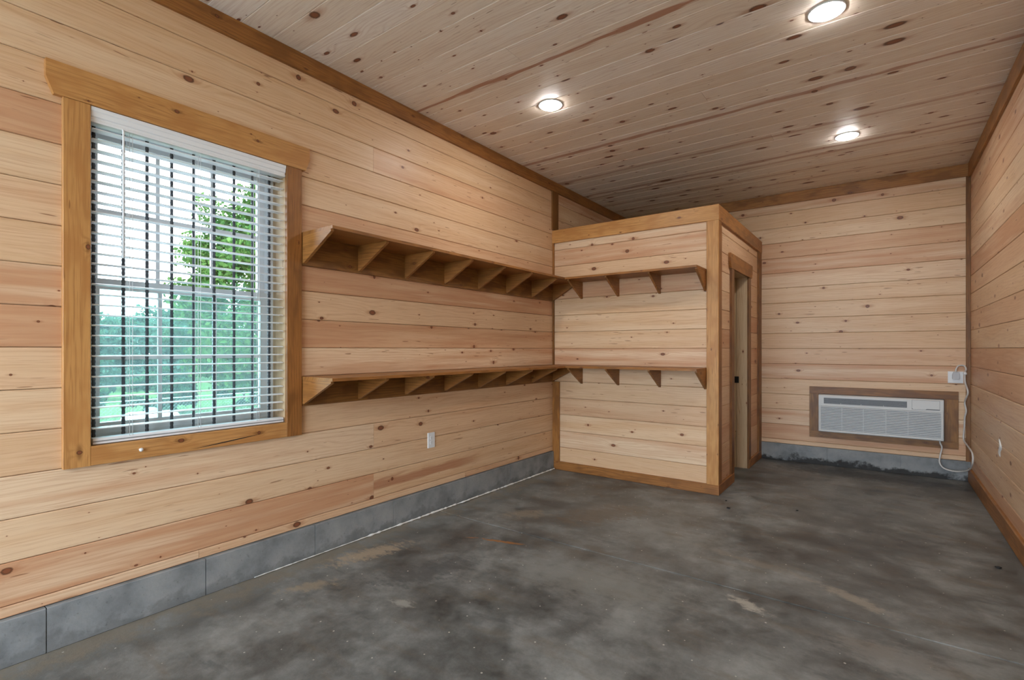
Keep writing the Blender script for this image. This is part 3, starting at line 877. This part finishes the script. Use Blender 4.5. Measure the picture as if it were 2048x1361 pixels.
tag(link('filler_smear', lump('filler_smear', 0.005, 0.042, 0.064, 3, 18, 13, 0.022), None, (XR - 0.002, 5.03, 0.567), mat=M['foam']), 'white blob of filler on the pine wall beside the power cord', 'filler')
for x, y, s, lb in ((1.855, 4.30, 0.014, 'largest black speck of debris on the floor near the closet corner'), (1.79, 4.50, 0.008, 'small black crumb on the floor close to the closet baseboard'),
                    (2.308, 4.56, 0.008, 'small black crumb on the open concrete floor'), (3.40, 4.06, 0.015, 'black crumb on the floor near the stained baseboard')):
    tag(link('debris', lump('debris', s, s * 0.7, s * 0.4, int(x * 100)), None, (x, y, s * 0.38), mat=M['bug']), lb, 'debris', 'crumbs on the floor')


# ------------------------------------------------------------------ outdoors
def gz(x, y):
    t = min(1.0, max(0.0, (-x - 0.6) / 7.0))
    return -0.18 - 0.75 * t * t * (3 - 2 * t)


V, Fc, gn = [], [], 60
gx = [18 - (i / gn) ** 1.5 * 88 for i in range(gn + 1)]
gy = [-40 + i * 1.6 for i in range(gn + 1)]
for x in gx:
    for y in gy:
        V.append((x, y, gz(x, y) + 0.04 * math.sin(x * 1.3) * math.sin(y * 0.9)))
for i in range(gn):
    for j in range(gn):
        Fc.append([i * (gn + 1) + j, (i + 1) * (gn + 1) + j, (i + 1) * (gn + 1) + j + 1, i * (gn + 1) + j + 1])
gr_ = mesh('lawn', V, [f[::-1] for f in Fc], True)
tag(link('ground', gr_, mat=M['grass']), 'green lawn sloping away outside the window', 'lawn', None, 'structure')


an = 12
wn = [(-6.2 * i / 8 - 0.22, -3 + 12 * j / 8, gz(-6.2 * i / 8 - 0.22, 0) + 0.05 + 0.006 * math.sin(i * 2.3 + j)) for i in range(9) for j in range(9)]  # added pale ground, out of view, bounces daylight up under the slats
tag(link('bounce_gravel_yard', mesh('bounce_gravel_yard', wn, [[i * 9 + j, (i + 1) * 9 + j, (i + 1) * 9 + j + 1, i * 9 + j + 1][::-1] for i in range(8) for j in range(8)]), mat=M['gravel']),
    'added unseen pale gravel strip bouncing daylight onto the window blind', 'gravel', None, 'structure')
Vg = [(-1.5 + 7 * i / an, YF - 0.12 - 9 * j / an, -0.06 - 0.05 * (j / an) + 0.008 * math.sin(i * 3.1 + j * 1.7)) for i in range(an + 1) for j in range(an + 1)]  # added pale ground behind the camera, bounces daylight up to the ceiling
tag(link('bounce_gravel_apron', mesh('bounce_gravel_apron', Vg, [[i * (an + 1) + j, (i + 1) * (an + 1) + j, (i + 1) * (an + 1) + j + 1, i * (an + 1) + j + 1][::-1] for i in range(an) for j in range(an)]), mat=M['gravel']),
    'added unseen pale gravel drive bouncing daylight onto the ceiling', 'drive', None, 'structure')


def tree(name, x, y, top, rad, label, leaf, nclump, nleaf, size, low=0.12, cat='tree', group='trees outside the window', lean=0.8):
    z0 = gz(x, y)
    H = top - z0
    e = tag(empty(name, (x, y, z0)), label, cat, group)
    cz = z0 + H * (0.5 + low / 2); hz = H * (0.5 - low / 2)
    r = rng.normal(size=(nclump, 3))
    r /= np.linalg.norm(r, axis=1)[:, None]
    r *= rng.uniform(0.35, 1.0, (nclump, 1)) ** 0.6
    taper = 1.0 - 0.45 * np.clip(r[:, 2], 0, 1) * lean
    cen = np.stack([r[:, 0] * rad * taper, r[:, 1] * rad * taper, r[:, 2] * hz], 1)
    cr = rad * rng.uniform(0.14, 0.26, nclump)
    idx = rng.integers(0, nclump, nleaf)
    off = np.clip(rng.normal(size=(nleaf, 3)), -1.2, 1.2) * 0.5
    p = cen[idx] + off * cr[idx][:, None]
    a = rng.normal(size=(nleaf, 3)); a /= np.linalg.norm(a, axis=1)[:, None]
    b = rng.normal(size=(nleaf, 3)); b -= (a * b).sum(1)[:, None] * a; b /= np.linalg.norm(b, axis=1)[:, None]
    s = size * rng.uniform(0.6, 1.3, nleaf)[:, None]
    q = np.stack([p - a * s, p - b * s * 0.55, p + a * s, p + b * s * 0.55], 1).reshape(-1, 3)
    me = bpy.data.meshes.new('crown')
    me.vertices.add(nleaf * 4); me.loops.add(nleaf * 4); me.polygons.add(nleaf)
    me.vertices.foreach_set('co', q.astype(np.float32).ravel())
    me.loops.foreach_set('vertex_index', np.arange(nleaf * 4, dtype=np.int32))
    me.polygons.foreach_set('loop_start', np.arange(0, nleaf * 4, 4, dtype=np.int32))
    me.update(calc_edges=True)
    link('crown', me, e, (x, y, cz), mat=M[leaf])
    pts = [(0.12 * rad * math.sin(3 * t), 0.1 * rad * math.sin(2 * t + 1) - 0.084 * rad, H * 0.85 * t - 0.1) for t in (0, 0.25, 0.5, 0.75, 1)]
    rr = [0.055 * H ** 0.8 * (1 - 0.8 * t) * 0.6 for t in (0, 0.25, 0.5, 0.75, 1)]
    tk = link('trunk', tube_mesh('trunk', pts, rr, 8), e, (x, y, z0), mat=M['bark'])
    for k in range(5):
        a0 = k * 1.26 + x; h0 = H * (0.25 + 0.1 * k)
        bp = [(0, 0, h0), (0.4 * rad * math.cos(a0), 0.4 * rad * math.sin(a0), h0 + 0.08 * H), (0.75 * rad * math.cos(a0), 0.75 * rad * math.sin(a0), h0 + 0.2 * H)]
        link('branch', tube_mesh('branch', bp, [rr[2] * 0.5, rr[2] * 0.3, rr[2] * 0.1], 6), tk, (x, y, z0), mat=M['bark'])


tree('leafy_tree', -13.2, 8.35, 7.0, 2.6, 'tall bright green tree nearest the window', 'leaf_bright', 170, 28000, 0.085, -0.06)
tree('leafy_tree', -21.2, 10.5, 5.4, 2.1, 'rounded mid green tree just behind the tall bright tree', 'leaf_mid', 60, 9000, 0.10, 0.0)
tree('leafy_tree', -12.5, 14.5, 7.5, 2.5, 'broad bright tree hidden mostly by the window frame', 'leaf_bright', 70, 9000, 0.11, 0.05)
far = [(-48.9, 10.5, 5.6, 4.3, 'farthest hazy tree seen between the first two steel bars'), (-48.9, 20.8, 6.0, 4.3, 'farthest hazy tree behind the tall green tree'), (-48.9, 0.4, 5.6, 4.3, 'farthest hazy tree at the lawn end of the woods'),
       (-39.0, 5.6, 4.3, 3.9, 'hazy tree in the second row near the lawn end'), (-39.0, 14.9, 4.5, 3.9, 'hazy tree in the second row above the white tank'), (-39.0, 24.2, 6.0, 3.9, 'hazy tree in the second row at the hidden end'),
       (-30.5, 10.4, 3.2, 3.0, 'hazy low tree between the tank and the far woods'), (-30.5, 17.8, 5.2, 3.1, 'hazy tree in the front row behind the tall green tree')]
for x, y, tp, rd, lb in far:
    tree('distant_tree', x, y, tp, rd, lb, 'leaf_far_hazed', 60, 9000, 0.15, 0.0, lean=0.4)
for x, y, tp, rd, lf, lb in ((-24.2, 6.4, 0.9, 2.0, 'leaf_far_hazed', 'low pale bush at the far edge of the lawn'), (-24.4, 15.4, 1.4, 2.0, 'leaf_far_hazed', 'low pale bush in front of the far woods'),
                             (-17.5, 4.3, 0.15, 1.1, 'leaf_mid', 'small dark bush behind the white tank'), (-17.5, 7.0, 0.5, 1.15, 'leaf_mid', 'small dark bush between the white tank and the tall tree'),
                             (-17.5, 9.75, 0.8, 1.15, 'leaf_mid', 'small dark bush at the foot of the tall tree')):
    tree('bush', x, y, tp, rd, lb, lf, 30, 4200, 0.11, 0.0, 'bush', 'bushes outside the window', 0.2)

tk = tag(empty('propane_tank', (-12.4, 5.0, gz(-12.4, 5))), 'white horizontal gas tank with a grey-blue dome on the lawn', 'gas tank')
tz = -0.62
cap = []
for i in range(9):
    a = math.pi / 2 * i / 8
    cap.append((0.30 * math.sin(a) + 0.002, -0.42 - 0.24 * math.cos(a)))
cap = cap + [(r, -z) for r, z in cap[::-1]]
ux = Vector((0.35, 0.94, 0)).normalized()
mw = Matrix.Translation((-12.4, 5.0, tz)) @ Matrix(((0, -ux.y, ux.x, 0), (0, ux.x, ux.y, 0), (-1, 0, 0, 0), (0, 0, 0, 1)))
link('vessel', lathe_mesh('vessel', cap, 28), tk, mw=mw, mat=M['tank'])
link('dome', lathe_mesh('dome', [(0.14, 0.0), (0.14, 0.05), (0.12, 0.09), (0.07, 0.11), (0.01, 0.115)], 20), tk, (-12.4, 5.0, tz + 0.285), mat=M['lid'])
for s in (-0.3, 0.3):
    box('leg', (-12.4 + ux.x * s - 0.05, 5.0 + ux.y * s - 0.05, gz(-12.4, 5) - 0.02), (-12.4 + ux.x * s + 0.05, 5.0 + ux.y * s + 0.05, tz - 0.24), M['tank'], tk)

fx, fz0, fz1 = -9.6, gz(-9.6, 5), 0.22
fe = tag(empty('wire_fence', (fx, 5.0, fz0)), 'thin chain link fence crossing the lawn before the tank', 'fence')
V, Fc = [], []


def wire(p, q, r):
    b = len(V)
    for c in (p, q):
        V.extend([(c[0] + r, c[1], c[2]), (c[0] - r * 0.5, c[1] + r * 0.87, c[2]), (c[0] - r * 0.5, c[1] - r * 0.87, c[2])])
    Fc.extend([[b, b + 1, b + 4, b + 3], [b + 1, b + 2, b + 5, b + 4], [b + 2, b, b + 3, b + 5]])


hgt = fz1 - fz0
for i in range(150):
    y = 0.0 + i * 0.075
    wire((fx, y, fz0), (fx, y + hgt, fz1), 0.0016)
    wire((fx, y + hgt, fz0), (fx, y, fz1), 0.0016)
tag(link('wire_mesh', mesh('wire_mesh', V, Fc), fe, mat=M['fence']), None, None, None, 'stuff')
link('top_rail', tube_mesh('top_rail', [(fx, 0, fz1), (fx, 12.4, fz1)], 0.012, 8), fe, mat=M['fence'])
for y in (0.5, 3.1, 8.1, 11.0):
    link('post', tube_mesh('post', [(fx, y, fz0 - 0.1), (fx, y, fz1 + 0.04)], 0.022, 8), fe, mat=M['fence'])
